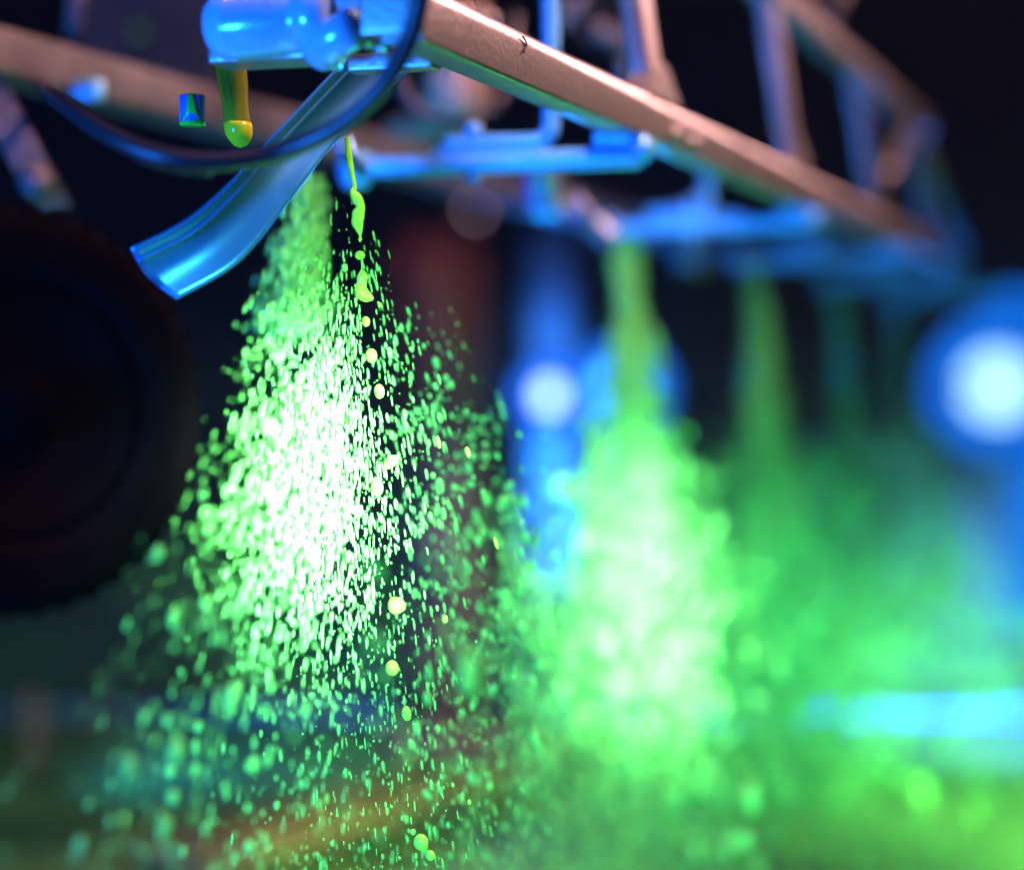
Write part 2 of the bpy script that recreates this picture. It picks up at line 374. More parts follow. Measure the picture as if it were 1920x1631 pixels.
def stub(c, w_, h_, label, dyed=True):
    t = thing('tube_stub', c, label, 'tube end', 'cut tube ends beside the drip tubes')
    lathe('sleeve', [(w_ * .8, h_ / 2), (w_, h_ / 2 - 0.0004), (w_, -h_ / 2 + 0.0005), (w_ * .93, -h_ / 2), (w_ * 0.2, -h_ / 2)], c, Z, M['bluecap'], t, 24)
    creased(t.children[0], 40)
    lathe('wet_rim', [(w_ * 0.1, -h_ / 2 - 0.0006), (w_ * .96, -h_ / 2 - 0.0004), (w_ * 1.03, -h_ / 2 + 0.0004), (w_ * 1.03, -h_ / 2 + 0.0016)], c, Z, M['film'], t, 24)
    bm = bmesh.new()                                 # runny green streak on the front
    row = [(-0.10, 0.5), (0.12, 0.5), (-0.14, .15), (0.22, .2), (-0.18, -.1), (0.30, -0.1), (-0.42, -.42), (0.46, -0.35), (-0.5, -.5), (0.5, -.5)]
    vs = [bm.verts.new(c + Vector((x * w_ * 1.6, -math.sqrt(max(0.02, 1 - (x * 1.6) ** 2)) * w_ - 0.0007, y * h_))) for x, y in row]
    for k in range(0, 8, 2): bm.faces.new((vs[k], vs[k + 1], vs[k + 3], vs[k + 2]))
    bmesh.ops.subdivide_edges(bm, edges=bm.edges[:], cuts=2, use_grid_fill=True, smooth=1.0)
    r_ = bmesh.ops.extrude_face_region(bm, geom=bm.faces[:])
    bmesh.ops.translate(bm, vec=(0, 0.0006, 0), verts=[v for v in r_['geom'] if isinstance(v, bmesh.types.BMVert)])
    link('liquid_film', to_mesh(bm, 'liquid_film'), M['film'], t)
stub(P(361, 207, 0.985), 0.0064, 0.0150, 'short blue-lit tube end with a green streak left of the sharp yellow tube')
stub(P(1018, 365, 1.70), 0.0125, 0.034, 'blurred blue tube end wet with green, left of the small yellow tube')
stub(P(1290, 480, 2.3), 0.016, 0.03, 'faint blue tube end under the second bracket')

# ------------------------------------------------------------------ valve body over the nearest nozzle
vb = thing('valve_body', P(560, 60, 0.93), 'shiny blue-lit valve body with cylinders and bolts at the top left of centre', 'valve')
DV = 0.93
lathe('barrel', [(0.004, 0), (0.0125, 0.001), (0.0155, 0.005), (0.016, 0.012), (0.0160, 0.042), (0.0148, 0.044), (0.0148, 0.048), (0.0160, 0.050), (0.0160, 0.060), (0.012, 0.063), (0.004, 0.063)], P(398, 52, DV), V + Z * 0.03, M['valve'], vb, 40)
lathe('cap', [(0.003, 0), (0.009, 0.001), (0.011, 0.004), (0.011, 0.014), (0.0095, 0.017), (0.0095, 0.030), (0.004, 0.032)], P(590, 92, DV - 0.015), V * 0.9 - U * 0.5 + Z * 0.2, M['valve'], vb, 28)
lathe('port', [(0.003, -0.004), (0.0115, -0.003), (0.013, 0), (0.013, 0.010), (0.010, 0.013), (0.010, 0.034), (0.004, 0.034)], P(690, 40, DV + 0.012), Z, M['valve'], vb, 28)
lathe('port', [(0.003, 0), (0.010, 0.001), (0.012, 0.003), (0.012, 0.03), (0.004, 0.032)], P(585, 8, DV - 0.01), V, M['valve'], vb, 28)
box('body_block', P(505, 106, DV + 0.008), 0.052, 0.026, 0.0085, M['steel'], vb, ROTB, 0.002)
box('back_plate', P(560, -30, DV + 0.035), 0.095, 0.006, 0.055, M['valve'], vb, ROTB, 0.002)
for px, py in ((602, 52), (640, 100), (664, 36), (715, 85), (548, 20)):
    lathe('bolt', [(0.0045, 0), (0.0045, 0.004), (0.003, 0.005), (0.003, 0.008), (0.0008, 0.009)], P(px, py, DV - 0.014), -U + V * 0.3, M['valve'], vb, 6)
for k in range(9):
    lathe('rib_ring', [(0.0150, 0), (0.0166, 0.0004), (0.0166, 0.0010), (0.0150, 0.0014)], P(398, 52, DV) + (V + Z * 0.03) * (0.0128 + k * 0.0029), V + Z * 0.03, M['valve'], vb, 36, cap=False)
tube('elbow', [P(600, 120, DV - 0.012), P(622, 78, DV - 0.02), P(660, 66, DV - 0.02), P(700, 74, DV - 0.012)], 0.0052, M['valve'], vb, n=18)
tube('seam', [P(410, 92, DV - 0.004), P(470, 90, DV - 0.016), P(560, 88, DV - 0.016)], 0.0006, M['dull'], vb, n=6)
lathe('hose_nut', [(0.0060, 0), (0.0082, 0.001), (0.0082, 0.009), (0.0060, 0.010)], P(606, 128, DV - 0.012), Z + V * .3, M['valve'], vb, 6)
lathe('plug', [(0.002, 0), (0.0068, 0.0005), (0.0075, 0.003), (0.0075, 0.010)], P(632, 20, DV - 0.022), -U * -1, M['dull'], vb, 20)
box('link_plate', P(738, 118, DV + 0.03), 0.045, 0.012, 0.009, M['steel'], vb, ROTB, 0.002)

# ------------------------------------------------------------------ hose loops
h1 = [(792, -90, .84), (790, -20, .84), (768, 70, .845), (718, 160, .85), (632, 238, .86), (520, 286, .87), (400, 304, .865), (290, 290, .865), (195, 248, .88), (130, 203, .92), (98, 180, 1.02), (90, 168, 1.25), (96, 150, 1.5), (100, 120, 1.6)]
hs = thing('hose_loop', P(*h1[0]), 'thick black hose hanging in a wide loop across the top left', 'hose', 'hose loops')
tube('hose', [P(*p) for p in h1], 0.0043, M['hose'], hs, n=20)
tube('sleeve', [P(*p) for p in [(395, 310, .868), (330, 304, .868), (262, 284, .868)]], 0.0050, M['hose'], hs, n=20)
h2 = [(735, -30, 1.5), (738, 90, 1.5), (762, 180, 1.5), (820, 222, 1.5), (885, 222, 1.5), (935, 190, 1.52), (960, 120, 1.55), (965, 30, 1.6)]
hs2 = thing('hose_loop', P(*h2[0]), 'small blurred black hose loop behind the near end of the boom', 'hose', 'hose loops')
tube('hose', [P(*p) for p in h2], 0.0042, M['hose'], hs2, n=16)
h3 = [(1110, -40, 1.9), (1085, 20, 1.9), (1100, 70, 1.9), (1150, 80, 1.9), (1175, 150, 1.95), (1190, 200, 2.0)]
hs3 = thing('cable_bundle', P(*h3[0]), 'dark cable bundle with pale clips behind the first boom post', 'cables')
for k in range(3): tube('cable', [P(x + k * 26, y + 8 * k, d) for x, y, d in h3], 0.0045, M['hose'], hs3, n=10)
for (x, y) in ((1060, 36), (1085, 8), (1162, 76), (1130, 60), (1180, 130)):
    lathe('clip', [(0.003, 0), (0.008, 0.001), (0.008, 0.012), (0.003, 0.013)], P(x, y, 1.86), -U, M['steel'], hs3, 12)

# ------------------------------------------------------------------ curved guards (bent strip with a turned lip)
def guard(pathL, pathR, label, thick=0.0016, m=None):
    """two rails [(px,py,d)] -> a dished strip with thickness and a raised lip on its left edge"""
    A = smoothpath([P(*p) for p in pathL], 8); B = smoothpath([P(*p) for p in pathR], 8)
    t = thing('spray_guard', A[0], label, 'guard', 'curved guards beside the nozzles')
    bm = bmesh.new(); K = 12; rows = []
    for a, b in zip(A, B):
        wv = b - a; nrm = wv.cross(Vector((0.3, 0.1, -1))).normalized()
        row = []
        for k in range(K + 1):
            f = k / K; row.append(a + wv * f + nrm * (math.sin(f * math.pi) * 0.16 * wv.length))
        rows.append(row)
    vf = [[bm.verts.new(p) for p in r] for r in rows]
    for r1, r2 in zip(vf, vf[1:]):
        for k in range(K): bm.faces.new((r1[k], r1[k + 1], r2[k + 1], r2[k]))
    me = to_mesh(bm, 'strip'); o = link('strip', me, m or M['guard'], t)
    so = o.modifiers.new('thickness', 'SOLIDIFY'); so.thickness = thick; so.offset = 0
    # lip
    bm = bmesh.new()
    W = (A[0] - B[0]).length
    sweep(bm, [a.lerp(b, 0.22) + (b - a).cross(Vector((0.3, 0.1, -1))).normalized() * (0.10 * (b - a).length) for a, b in zip(A, B)], rrect(W * 0.10, W * 0.05, W * 0.02, 4))
    link('rib', to_mesh(bm, 'rib'), m or M['guard'], t)
    return t
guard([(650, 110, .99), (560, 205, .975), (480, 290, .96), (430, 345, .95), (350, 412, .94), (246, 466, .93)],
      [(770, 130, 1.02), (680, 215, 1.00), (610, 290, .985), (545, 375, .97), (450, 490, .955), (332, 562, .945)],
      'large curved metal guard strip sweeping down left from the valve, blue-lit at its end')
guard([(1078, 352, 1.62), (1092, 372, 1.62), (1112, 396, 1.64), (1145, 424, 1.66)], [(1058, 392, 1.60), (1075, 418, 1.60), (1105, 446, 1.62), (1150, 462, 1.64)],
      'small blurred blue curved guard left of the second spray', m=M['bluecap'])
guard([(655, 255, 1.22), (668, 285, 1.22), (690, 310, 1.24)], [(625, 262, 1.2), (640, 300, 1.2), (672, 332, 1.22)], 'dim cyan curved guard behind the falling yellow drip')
# strut at the left edge
st = thing('side_strut', P(40, 280, 1.3), 'dim slanting steel strut above the black wheel at the left edge', 'strut')
bar('flat_bar', P(-30, 150, 1.3), P(105, 400, 1.3), 0.022, 0.004, 0.001, M['dull'], st, up=Vector((0.4, -1, 0)))
lathe('knob', [(0.002, 0), (0.010, 0.002), (0.011, 0.008), (0.008, 0.02), (0.002, 0.021)], P(58, 320, 1.28), Vector((0.35, -0.5, -0.8)), M['dull'], st, 16)

# ------------------------------------------------------------------ black wheel in the left foreground
wc = P(2, 772, 0.80)
wh = thing('support_wheel', wc, 'large out-of-focus black rubber wheel filling the left edge', 'wheel')
wax = Vector((0.62, -0.78, 0.05)).normalized()
RW = 0.0815
lathe('tyre', [(RW * .60, -0.020), (RW * .66, -0.024), (RW * .82, -0.027), (RW * .93, -0.024), (RW * .985, -0.017), (RW, -0.008), (RW, 0.008), (RW * .985, 0.017), (RW * .93, 0.024), (RW * .84, 0.027), (RW * .80, 0.0255), (RW * .76, 0.0265), (RW * .66, 0.024), (RW * .60, 0.020)], wc, wax, M['tyre'], wh, 96)
lathe('rim', [(RW * .20, 0.006), (RW * .45, 0.004), (RW * .54, 0.008), (RW * .58, 0.019), (RW * .615, 0.0225), (RW * .615, 0.019), (RW * .60, 0.0), (RW * .2, 0.0)], wc, wax, M['rim'], wh, 72)
lathe('hub', [(RW * .2, -0.004), (RW * .22, 0.016), (RW * .16, 0.024), (RW * .05, 0.026)], wc, wax, M['rim'], wh, 32)
q = wax.to_track_quat('Z', 'Y')
lugme = None
for k in range(40):
    a = 2 * math.pi * k / 40
    bm = bmesh.new(); bmesh.ops.create_cube(bm, size=1); bmesh.ops.scale(bm, vec=(0.0016, 0.0055, 0.040), verts=bm.verts)
    if lugme is None:
        bmesh.ops.bevel(bm, geom=bm.edges[:], offset=0.0008, segments=1, affect='EDGES'); lugme = to_mesh(bm, 'lug'); lugme.materials.append(M['tyre'])
    else: bm.free()
    o = bpy.data.objects.new('lug', lugme); C.objects.link(o)
    mt = Matrix.Translation(wc) @ q.to_matrix().to_4x4() @ Matrix.Rotation(a, 4, 'Z') @ Matrix.Translation((RW - 0.0009, 0, 0)) @ Matrix.Rotation(R(24), 4, 'X')
    o.parent = wh; o.matrix_parent_inverse = Matrix.Translation(-wc); o.matrix_basis = mt

# ------------------------------------------------------------------ background things
# red painted machine side, top left
mp_ = thing('machinery_cover', P(260, 40, 2.3), 'dark rust-red machine panel behind the tube at the top left', 'machinery')
box('panel', P(280, -20, 2.3), 0.17, 0.05, 0.26, M['redpanel'], mp_, None, 0.01)
box('panel', P(120, -20, 2.4), 0.05, 0.05, 0.26, M['rim'], mp_, None, 0.01)
for py in (-30, 60, 120): lathe('bolt', [(0.006, 0), (0.006, 0.004), (0.001, 0.006)], P(262, py, 2.25), Vector((0, -1, 0)), M['dyeY'] if py == 60 else M['rim'], mp_, 10)
# tan funnel behind the hose loops
fn = thing('filter_cup', P(850, 120, 1.7), 'blurred tan conical filter cup above the bracket behind the boom end', 'filter cup')
lathe('cup', [(0.026, 0.05), (0.027, 0.02), (0.026, 0), (0.030, -0.03), (0.026, -0.045), (0.012, -0.052), (0.003, -0.053)], P(858, 120, 1.75), Z, M['tan'], fn, 28)
lathe('collar', [(0.028, 0), (0.033, 0.002), (0.033, 0.012), (0.028, 0.014)], P(858, 60, 1.75), Z, M['steel'], fn, 28)
lathe('base', [(0.002, 0), (0.035, 0.002), (0.04, 0.012), (0.02, 0.02), (0.003, 0.021)], P(800, 262, 1.8), Z, M['tan'], fn, 28)
# rust-red leg of the machine behind the near spray
lg = thing('machinery_stand', P(820, 1100, 3.2), 'blurred rust-red machine leg behind the near spray', 'machinery')
lathe('post', [(0.06, -0.50), (0.07, 0.0), (0.085, 0.20), (0.10, 0.30), (0.09, 0.36), (0.05, 0.40), (0.01, 0.41)], P(830, 900, 3.2), Z + Vector((-0.06, 0, 0)), M['redpanel'], lg, 32)
box('foot', Vector((P(850, 900, 3.2).x + .03, 3.2, 0.03)), 0.26, 0.26, 0.05, M['redpanel'], lg, None, 0.008)

# long metal rail across behind the sprays
rl = thing('steel_rail', P(960, 1340, 3.5), 'long horizontal blue-lit rail crossing low behind the sprays', 'rail')
zr = P(960, 1342, 3.5).z
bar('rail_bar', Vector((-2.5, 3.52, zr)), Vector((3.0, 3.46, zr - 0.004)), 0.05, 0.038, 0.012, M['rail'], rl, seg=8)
for x in (-1.6, -0.75, 0.35, 1.25, 2.2):
    zz = zr - 0.0325
    if zz > 0.02: bar('foot', Vector((x, 3.5, zz)), Vector((x, 3.5, 0.0)), 0.04, 0.04, 0.005, M['rail'], rl, up=Vector((0, 1, 0)))
# plank added for the streak of light on the ground
pk = box('light_strip', Vector((0, 0, 0)), 0.105, 0.95, 0.03, M['light_strip'], None, None, 0.004)
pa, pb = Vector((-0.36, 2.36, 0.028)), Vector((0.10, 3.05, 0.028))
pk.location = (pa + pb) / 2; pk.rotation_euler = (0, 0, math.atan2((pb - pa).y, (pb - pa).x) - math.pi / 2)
tag(pk, 'pale added plank lying slantwise on the ground below the near spray', 'light_strip')
# amber marker at the far left
am = thing('marker_post', Vector((P(62, 1500, 3.0).x, 3.0, 0)), 'small blurred orange marker low at the left edge', 'marker')
lathe('post', [(0.020, 0), (0.020, 0.005), (0.017, 0.01), (0.016, 0.10), (0.010, 0.115), (0.002, 0.118)], Vector((P(62, 1500, 3.0).x, 3.0, 0)), Z, mat('orange_plastic', (0.25, 0.08, 0.02), 0.5, 0, 20, 0.3), am, 20)

# blue lamps on their masts
lampdisc = emis('lamp_lens_hot', (0.50, 0.60, 1.0), 3.0)
lampblue = emis('lamp_reflector_blue', (0.0, 0.19, 1.0), 0.8)
lampblue.node_tree.nodes['Principled BSDF'].inputs['Base Color'].default_value = (0, 0.02, 0.1, 1)
lampcyan = emis('lamp_lens_sky', (0.08, 0.50, 1.0), 1.6)
lamphot = emis('lamp_lens_cyan', (0.46, 0.86, 1.0), 1.25)
def lamp(c, r, hot, label, ry=1.0, mastw=0.03, masth=0.0, blue=lampblue, ax=None):
    t = thing('stage_lamp', c, label, 'lamp', 'blue lamps behind the sprays')
    ax = ax or Vector((-c.x * .6, -c.y, 0.05)).normalized()
    lathe('housing', [(r * .3, -r * 1.4), (r * .9, -r * 1.2), (r * 1.02, -r * .3), (r * 1.06, 0), (r * 1.0, 0), (r * .96, -0.01)], c, ax, M['house'], t, 40, cap=False)
    lathe('reflector', [(r * .97, -0.004), (r * .5, -r * .25), (r * .4, -r * .28), (0.001, -r * .28)], c, ax, blue, t, 40, cap=False)
    lathe('lens', [(r * hot, -r * .30), (r * hot * .9, -r * .2), (r * hot * .5, -r * .16), (0.001, -r * .15)], c, ax, lampdisc if r < 0.10 else (lampcyan if r < 0.15 else lamphot), t, 32)
    m0 = Vector((c.x, c.y + r * .8 + mastw, 0))
    tube('mast', [m0, Vector((m0.x, m0.y, c.z + masth))], mastw, M['mast'], t, straight=True, n=20)
    bar('yoke', Vector((c.x - r * 1.1, c.y + r * .3, c.z)), Vector((c.x + r * 1.1, c.y + r * .3, c.z)), 0.02, 0.02, 0.004, M['house'], t)
    lathe('base', [(r * 1.2, 0), (r * 1.25, 0.01), (r * 1.2, 0.03), (r * .3, 0.05)], m0, Z, M['house'], t, 32)
    return t
LA = P(1030, 742, 5.0); LB = P(1874, 724, 4.2)
lamp(LA, 0.085, 0.42, 'round blue stage lamp with a lavender-white core near the centre', mastw=0.065, masth=0.42)
lamp(LB, 0.16, 0.55, 'largest and brightest blue-white stage lamp at the right edge', mastw=0.05)
LC = P(1168, 728, 5.4)
lamp(LC, 0.13, 0.70, 'dimmer cyan-blue stage lamp just right of the central lamp, behind the second spray', mastw=0.02)
spot('mast_fill', (0.3, 3.6, 0.2), (LA.x, 5.2, 0.42), 420, (0.0, 0.20, 1.0), 34, 1.0)  # unseen blue spot added to light the mast
for c_, e_ in ((LA, 60), (LC, 60), (LB, 60)):       # the light the stage lamps throw towards the sprays
    f_ = Vector((-c_.x * .2, -1, 0.30)).normalized()
    spot('stage_beam', c_ + f_ * 0.05 + Vector((0, -0.05, 0)), c_ + f_, e_, (0.0, 0.18, 1.0), 70, 1.0, 0.05)
HALO_GLOW = emis('halo_blue', (0.0, 0.13, 0.68), 1.2); HALO_GLOW.node_tree.nodes['Principled BSDF'].inputs['Base Color'].default_value = (0.0, 0.02, 0.1, 1)  # even blue glow added for the right lamp's halo
lt = thing('halo_tube', Vector((P(1905, 900, 4.5).x, 4.5, 0)), 'tall glowing blue tube added for the halo of the brightest lamp at the right edge', 'light tube')
lathe('glow_tube', [(0.02, P(0, 1240, 4.5).z), (0.075, P(0, 1235, 4.5).z + .005), (0.085, P(0, 1100, 4.5).z), (0.085, P(0, 560, 4.5).z), (0.07, P(0, 545, 4.5).z), (0.02, P(0, 540, 4.5).z)], Vector((P(1905, 900, 4.5).x, 4.5, 0)), Z, HALO_GLOW, lt, 28)
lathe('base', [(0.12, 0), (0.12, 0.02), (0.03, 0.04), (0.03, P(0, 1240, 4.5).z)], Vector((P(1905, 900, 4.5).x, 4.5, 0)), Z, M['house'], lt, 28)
spot('rail_fill', (1.30, 2.75, 0.20), (0.80, 3.45, zr + 0.03), 760, (0.08, 0.19, 1.0), 66, 1.0)  # unseen blue spots, this and the next, added along the rail
spot('rail_fill', (-0.7, 2.6, 0.20), (-0.1, 3.45, zr + 0.03), 40, (0.0, 0.25, 1.0), 70, 1.0)
# distant rosy lamp, a single disc of light
dl = lathe('distant_lamp', [(0.004, 0.02), (0.014, 0.015), (0.017, 0.0), (0.014, -0.004), (0.003, -0.006)], P(891, 394, 14), Vector((0, 1, 0)), emis('distant_lamp_glass', (1.0, 0.62, 0.72), 6), None, 20)
tag(dl, 'tiny rosy distant lamp seen as a pale disc below the near bracket', 'distant lamp')

# ------------------------------------------------------------------ liquid
def ico(sub):
    bm = bmesh.new(); bmesh.ops.create_icosphere(bm, subdivisions=sub, radius=1.0)
    v = np.array([x.co[:] for x in bm.verts]); f = np.array([[q.index for q in p.verts] for p in bm.faces]); bm.free(); return v, f
ICO1, ICO2 = ico(1), ico(2)
def drops_mesh(name, pos, dirs, rad, length, tmpl, m, wobble=0.04):
    """ellipsoids: pos Nx3, dirs Nx3 (unit), rad N, length N (semi axes)"""
    v, f = tmpl; N = len(pos); nv = len(v)
    d = dirs / np.linalg.norm(dirs, axis=1)[:, None]
    a = np.cross(d, np.array([0.0, 1.0, 0.02])); a /= np.linalg.norm(a, axis=1)[:, None]; b = np.cross(d, a)
    wob = 1 + wobble * rng.standard_normal((N, nv))
    tz = v[None, :, 2]; pear = 1 + 0.18 * (-tz) 
    X = (v[None, :, 0] * pear * wob)[..., None] * (a * rad[:, None])[:, None, :] + (v[None, :, 1] * pear * wob)[..., None] * (b * rad[:, None])[:, None, :] + v[None, :, 2, None] * (d * length[:, None])[:, None, :]
    X += pos[:, None, :]
    F_ = (f[None] + (np.arange(N) * nv)[:, None, None]).reshape(-1, 3)
    me = bpy.data.meshes.new(name); me.vertices.add(N * nv); me.vertices.foreach_set('co', X.reshape(-1).astype(np.float32))
    nf = len(F_); me.loops.add(nf * 3); me.loops.foreach_set('vertex_index', F_.reshape(-1).astype(np.int32))
    me.polygons.add(nf); me.polygons.foreach_set('loop_start', np.arange(nf, dtype=np.int32) * 3)
    me.polygons.foreach_set('use_smooth', np.ones(nf, dtype=bool)); me.update(calc_edges=True)
    me.materials.append(m); return me

def fan(apex, n, tmax, spread=0.95, thick=0.10, clump=0.5, near=None, skew=0.0, t0=0.02, tpow=0.75, lean=-0.04, narrow=0.0):
    """points of a flat fan that opens along the boom: apex, falling tmax metres"""
    n0 = int(n * 1.0)
    # jets: the fan is made of ragged ligaments, so draw bearings from a clumpy mix
    a = rng.normal(skew, spread * 0.42, n0)
    k = 26 if narrow == 0 else 12; centres = rng.normal(skew, spread * 0.45, k)
    pick = rng.random(n0) < clump
    a[pick] = centres[rng.integers(0, k, pick.sum())] + rng.normal(0, 0.045, pick.sum())
    a = np.where(a < -1.0, -a * 0.8, a); a = np.clip(a, -1.35, 1.9)
    h = t0 + (tmax - t0) * rng.random(n0) ** tpow
    # breaking up waves: gather along short bands
    h += 0.010 * np.sin(h * 160 + a * 9)
    sp = h / (h + 0.055) * 1.1                        # opens fast, then gravity straightens it
    sp = sp * h / (h + narrow)
    along = np.tan(np.clip(a, -1.2, 1.25)) * 0 + a * sp * (h + 0.05)
    across = rng.normal(0, 1, n0) * thick * (0.006 + h * 0.55)
    Uv, Vv = np.array(U), np.array(V)
    pos = np.array(apex)[None] + along[:, None] * Uv + (across + lean * 0)[:, None] * Vv - np.stack([h * 0, h * 0, h], 1) + (h * -lean)[:, None] * np.array([1.0, 0, 0])
    d = (a * sp)[:, None] * Uv * 1.0 + (across / (h + .05))[:, None] * Vv * 0.6 + np.array([[-lean, 0, -1.0]])
    d += rng.normal(0, 0.012, (n0, 3))
    return pos, d, h, a

def keep_clear(pos, *arrs):
    ok = (pos[:, 1] > 0.45) & (pos[:, 2] > 0.012)
    return (pos[ok],) + tuple(x[ok] for x in arrs)

plume_labels = ['nearest bright green spray fan of sharp streaks and droplets left of centre',
                'second spray fan, a blurred white-green cloud right of centre',
                'third spray fan, soft green, falling behind the second',
                'fourth spray fan, faint grey-green column toward the right lamp',
                'farthest and faintest teal spray fan near the right lamp']
apexes = [P(640, 262, 0.985)] + [noz[i] + Vector((0.018, 0, -0.01)) for i in (1, 2, 3, 4)]
for i, ap in enumerate(apexes):
    if i == 0:
        sets = []
        pos, d, h, a = fan(ap, 13500, 0.50, spread=1.5, thick=0.10, clump=0.45, skew=0.34, tpow=0.72)
        pos, d, h, a = keep_clear(pos, d, h, a)
        rad = np.exp(rng.normal(math.log(0.00027), 0.52, len(pos))) * np.where(a > 0.1, 1.3, 1.0); ln = rad * np.clip(rng.uniform(4.0, 10.0, len(pos)), 0, 0.0036 / rad); ln[::5] = rad[::5] * 1.5
        sets.append((pos, d, rad, ln, ICO1))
        pos, d, h, a = fan(ap, 2100, 0.48, spread=1.45, thick=0.10, clump=0.5, skew=0.15)
        pos, d, h, a = keep_clear(pos, d, h, a)
        rad = np.exp(rng.normal(math.log(0.00085), 0.42, len(pos))); ln = rad * rng.uniform(1.2, 3.0, len(pos))
        foc = np.clip(np.abs(pos[:, 1] - 1.0) / 0.14, 0.45, 1.35); rad *= foc; ln *= foc
        sets.append((pos, d, rad, ln, ICO2))
        # densest part of the fan, in its middle
        n = 3600; hh = np.clip(rng.normal(0.165, 0.042, n), 0.05, 0.3); aa = rng.normal(-0.20, 0.22, n)
        al = aa * hh * 0.95; cc = rng.normal(0, 1, n) * 0.010
        pos = np.array(ap)[None] + al[:, None] * np.array(U) + cc[:, None] * np.array(V) + np.stack([-0.004 + 0.03 * hh, 0 * hh, -hh], 1)
        rad = np.exp(rng.normal(math.log(0.00030), 0.4, n))
        sets.append((pos, np.stack([aa * .35 + .03, aa * 0.9, -np.ones(n)], 1), rad, rad * rng.uniform(4, 9, n), ICO1))
        # column of torn sheet just under the nozzle
        n = 1000; hh = rng.random(n) ** .8 * 0.092; off = rng.normal(0, 1, n) * (0.003 + hh * 0.085)
        pos = np.array(ap)[None] + np.stack([off - 0.034 - hh * 0.16, rng.normal(0.19, 0.03, n), -hh], 1)
        sets.append((pos, np.stack([off * 8 - .12, off * 0, -np.ones(n)], 1), rng.uniform(.0004, .0012, n), rng.uniform(.002, .007, n), ICO1))
        parent = tag(bpy.data.objects.new('spray_plume', None), plume_labels[0], 'spray', 'spray fans under the boom', 'stuff') if False else None
        allme = None
        # one mesh for the whole plume
        P_, D_, R_, L_ = (np.concatenate([s[k] for s in sets[:1] + sets[2:]]) for k in range(4))
        def hides(Q):           # drops that would cover the falling drip: the fan is swept aside there
            px = 960 + Q[:, 0] / Q[:, 1] * F; py = HY - (Q[:, 2] - H) / Q[:, 1] * F
            return (np.abs(px - (650 + (py - 258) * 0.125)) < 17) & (Q[:, 1] < 1.02) & (py < 770)
        apz = apexes[0].z
        def early(Q): return (apz - Q[:, 2] < 0.085 * rng.random(len(Q)) ** 0.5) & (Q[:, 1] < 1.12)
        def thin(Q):            # the fan is ragged on its outer side and opens below the falling drip
            rgt = np.clip((Q[:, 0] / Q[:, 1] + 0.086) / 0.03, 0, 1); upz = np.clip((Q[:, 2] - H + 0.035) / 0.085, 0, 1)
            low = np.clip((H - 0.09 - Q[:, 2]) / 0.2, 0, 1)
            return rng.random(len(Q)) < rgt * (0.52 + 0.46 * upz) * (1 - 0.35 * low) + 0.28 * low * (1 - rgt)
        far = thin(P_) | early(P_) | ((P_[:, 1] > 1.09) & (rng.random(len(P_)) < 0.60) & (apz - P_[:, 2] > 0.11)) | (hides(P_) & (rng.random(len(P_)) < 0.92))
        P_, D_, R_, L_ = (q_[~far] for q_ in (P_, D_, R_, L_))
        me1 = drops_mesh('spray', P_, D_, R_, L_, ICO1, M['dye'])
        q2 = sets[1][0]; k2 = ~((thin(q2) & (q2[:, 1] < 1.1)) | early(q2) | hides(q2))
        me2 = drops_mesh('spray', *(x_[k2] for x_ in sets[1][:4]), ICO2, M['dye'])
        bm = bmesh.new(); bm.from_mesh(me1); bm.from_mesh(me2); bpy.data.meshes.remove(me2); bm.to_mesh(me1); bm.free()
        o = bpy.data.objects.new('spray_plume', me1); C.objects.link(o)
    else:
        sc = 1.0
        N = [0, 4600, 3300, 900, 250][i]
        pos, d, h, a = fan(ap, N, 0.66, spread=1.35, thick=0.14, clump=0.75, skew=0.22 if i == 1 else 0.0, tpow=0.7, narrow=0.20 if i == 1 else 0.30)
        # fine drift hanging in the lower part
        nm = [0, 1500, 1700, 2500, 2400][i]; hm = 0.22 + 0.45 * rng.random(nm) ** 0.8
        pm = np.array(ap)[None] + rng.normal(0, 1, nm)[:, None] * (0.22 if i < 3 else 0.34) * np.array(U) + rng.normal(0.02, 1, nm)[:, None] * (hm * (0.20 if i < 3 else 0.36))[:, None] * np.array(V) - np.stack([hm * 0, hm * 0, hm], 1)
        pos = np.concatenate([pos, pm]); d = np.concatenate([d, np.tile([[0.03, 0, -1.0]], (nm, 1))])
        # dense core under the nozzle
        n = [0, 800, 650, 320, 120][i]; hh = rng.random(n) * 0.22; off = rng.normal(0, 1, n) * (0.005 + hh * 0.017)
        p2 = np.array(ap)[None] + np.stack([off, off * 0.5, -hh], 1) + (hh * .06)[:, None] * np.array([1., 0, 0])
        pos = np.concatenate([pos, p2]); d = np.concatenate([d, np.tile([[0.05, 0, -1.0]], (n, 1))])
        ok = (pos[:, 2] > 0.012) & (pos[:, 1] > 0.8); pos = pos[ok]; d = d[ok]
        rad = np.exp(rng.normal(math.log(0.0018), 0.5, len(pos))); ln = rad * rng.uniform(1.3, 3.2, len(pos))
        big = rng.integers(0, len(pos), [0, 300, 260, 60, 30][i]); rad[big] = rng.uniform(.0028, .0042, len(big)); ln[big] = rad[big] * 1.25
        me = drops_mesh('spray', pos, d, rad, ln, ICO1, M['dye'])
        o = bpy.data.objects.new('spray_plume', me); C.objects.link(o)
    tag(o, plume_labels[i], 'spray', 'spray fans under the boom', 'stuff')

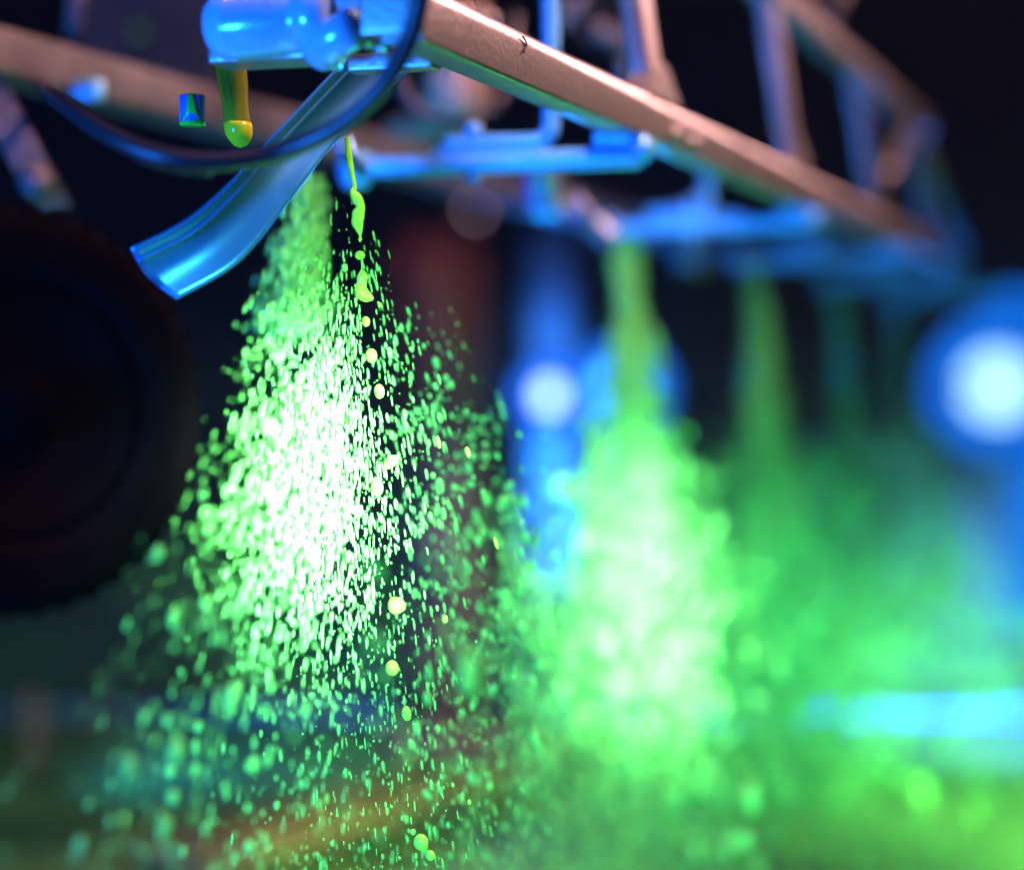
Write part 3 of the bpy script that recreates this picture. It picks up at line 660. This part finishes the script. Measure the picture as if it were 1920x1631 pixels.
# falling drip: torn ligament and single drops, sharp, in front of the fan
def blobby(name, pts, label, cat='droplet', m=None):
    """a lumpy string of liquid: pts [(px,py,radius_px)] at one metre"""
    path = smoothpath([P(x, y, 1.0) for x, y, r in pts], 6)
    rr = smoothpath([Vector((r, 0, 0)) for x, y, r in pts], 6)
    bm = bmesh.new(); n = 16; rings = []
    for i, p in enumerate(path):
        t = (path[min(i + 1, len(path) - 1)] - path[max(i - 1, 0)]).normalized()
        s = t.cross(Vector((0, 1, 0))).normalized(); u = s.cross(t).normalized(); r = max(rr[i].x, 0.15) / F
        rings.append([bm.verts.new(p + (s * math.cos(2 * math.pi * k / n) + u * math.sin(2 * math.pi * k / n)) * r * (1 + 0.28 * noise.noise(p * 260 + Vector((math.cos(k * .39), math.sin(k * .39), 0)))))
                      for k in range(n)])
    for a, b in zip(rings, rings[1:]):
        for j in range(n): bm.faces.new((a[j], a[(j + 1) % n], b[(j + 1) % n], b[j]))
    bm.faces.new(rings[0][::-1]); bm.faces.new(rings[-1])
    o = link(name, to_mesh(bm, name), m or M['dyeY'])
    return tag(o, label, cat, 'drops of the falling yellow drip')
blobby('liquid_strand', [(651, 258, 4), (654, 290, 6), (660, 325, 5), (665, 350, 4), (662, 360, 7), (668, 371, 10), (675, 386, 9.5), (672, 402, 12), (670, 415, 11), (673, 430, 8), (675, 442, 2.5), (675, 449, 3.5), (675, 455, 0.3)],
       'long yellow-green liquid strand falling from under the hose loop', 'liquid strand')
blobby('liquid_strand', [(678, 494, 0.5), (678, 504, 1.2), (679, 510, 6), (680, 519, 11), (679, 531, 9), (676, 544, 13), (682, 553, 13), (692, 557, 10), (700, 561, 3)],
       'lumpy yellow-green liquid clot with a forked end under the round drop', 'liquid strand')
dropl = [(675, 479, 10, 9, 'round yellow drop just under the end of the long strand'),
         (686, 603, 8, 10, 'small yellow-green drop below the lumpy clot'),
         (696, 667, 11, 14, 'egg-shaped pale yellow drop, third down the falling chain'),
         (711, 734, 10, 14, 'pale oval drop above the white flattened drop'),
         (733, 866, 10, 17, 'white flattened slanting drop in the bright part of the spray'),
         (707, 912, 11, 18, 'long white drop at the right of the brightest spray'),
         (743, 1135, 17, 17, 'big white lumpy drop in the lower middle of the near spray'),
         (735, 1252, 13, 15, 'round white drop below the big lumpy one'),
         (762, 1337, 9, 14, 'oval pale-yellow drop in the blue-backed part of the spray'),
         (834, 1160, 6, 8, 'small pale drop right of the big lumpy white drop'),
         (789, 1578, 14, 16, 'largest yellow drop at the bottom edge'),
         (807, 1603, 9, 10, 'smaller yellow drop touching the bottom edge, right of the largest'),
         (774, 1559, 5, 6, 'tiny yellow drop up left of the largest bottom drop'),
         (712, 572, 4, 5, 'tiny green drop beside the forked clot'),
         (822, 829, 4, 12, 'narrow yellow streak drop right of the bright core'),
         (877, 848, 5, 11, 'upper slanting yellow streak drop on the dark ground right of the core'),
         (930, 1018, 4, 12, 'slanting yellow streak drop far right of the near spray'),
         (880, 1503, 4, 5, 'small yellow drop low to the right above the bottom edge')]
for k, (x, y, rx, ry, lab) in enumerate(dropl):
    v, f = ico(3)
    c = P(x, y, 1.0 - 0.004 * (k % 3))
    tl = {733: 0.9, 877: 0.3, 930: .3, 822: .2}.get(x, 0.12)
    pts = []
    for q_ in v:
        q_ = Vector(q_); lump = 1 + (0.16 if x in (743, 733, 707) else 0.04) * noise.noise(q_ * 1.3 + Vector((k, 0, 0)))
        pts.append(Matrix.Rotation(tl if x == 733 else -tl, 3, 'Y') @ Vector((q_.x * rx / F * lump, q_.y * rx / F, q_.z * ry / F * lump)))
    me = bpy.data.meshes.new('falling_drop'); me.from_pydata([p[:] for p in pts], [], f.tolist())
    o = link('falling_drop', me, M['dyeY']); o.location = c
    tag(o, lab, 'droplet', 'drops of the falling yellow drip')

# ------------------------------------------------------------------ haze: one closed box of even, thin air round everything in view
hz = bpy.data.materials.new('haze_air'); hz.use_nodes = True; t = hz.node_tree; t.nodes.clear()
ho = t.nodes.new('ShaderNodeOutputMaterial'); hv = t.nodes.new('ShaderNodeVolumePrincipled')
hv.inputs['Color'].default_value = (0.85, 0.9, 1.0, 1); hv.inputs['Density'].default_value = HAZE; hv.inputs['Anisotropy'].default_value = 0.0
t.links.new(hv.outputs[0], ho.inputs['Volume'])
bm = bmesh.new(); bmesh.ops.create_cube(bm, size=1); bmesh.ops.scale(bm, vec=(260, 270, 6), verts=bm.verts); bmesh.ops.translate(bm, vec=(0, 128, 2.0), verts=bm.verts)
tag(link('haze', to_mesh(bm, 'haze'), hz, None, False), kind='stuff')
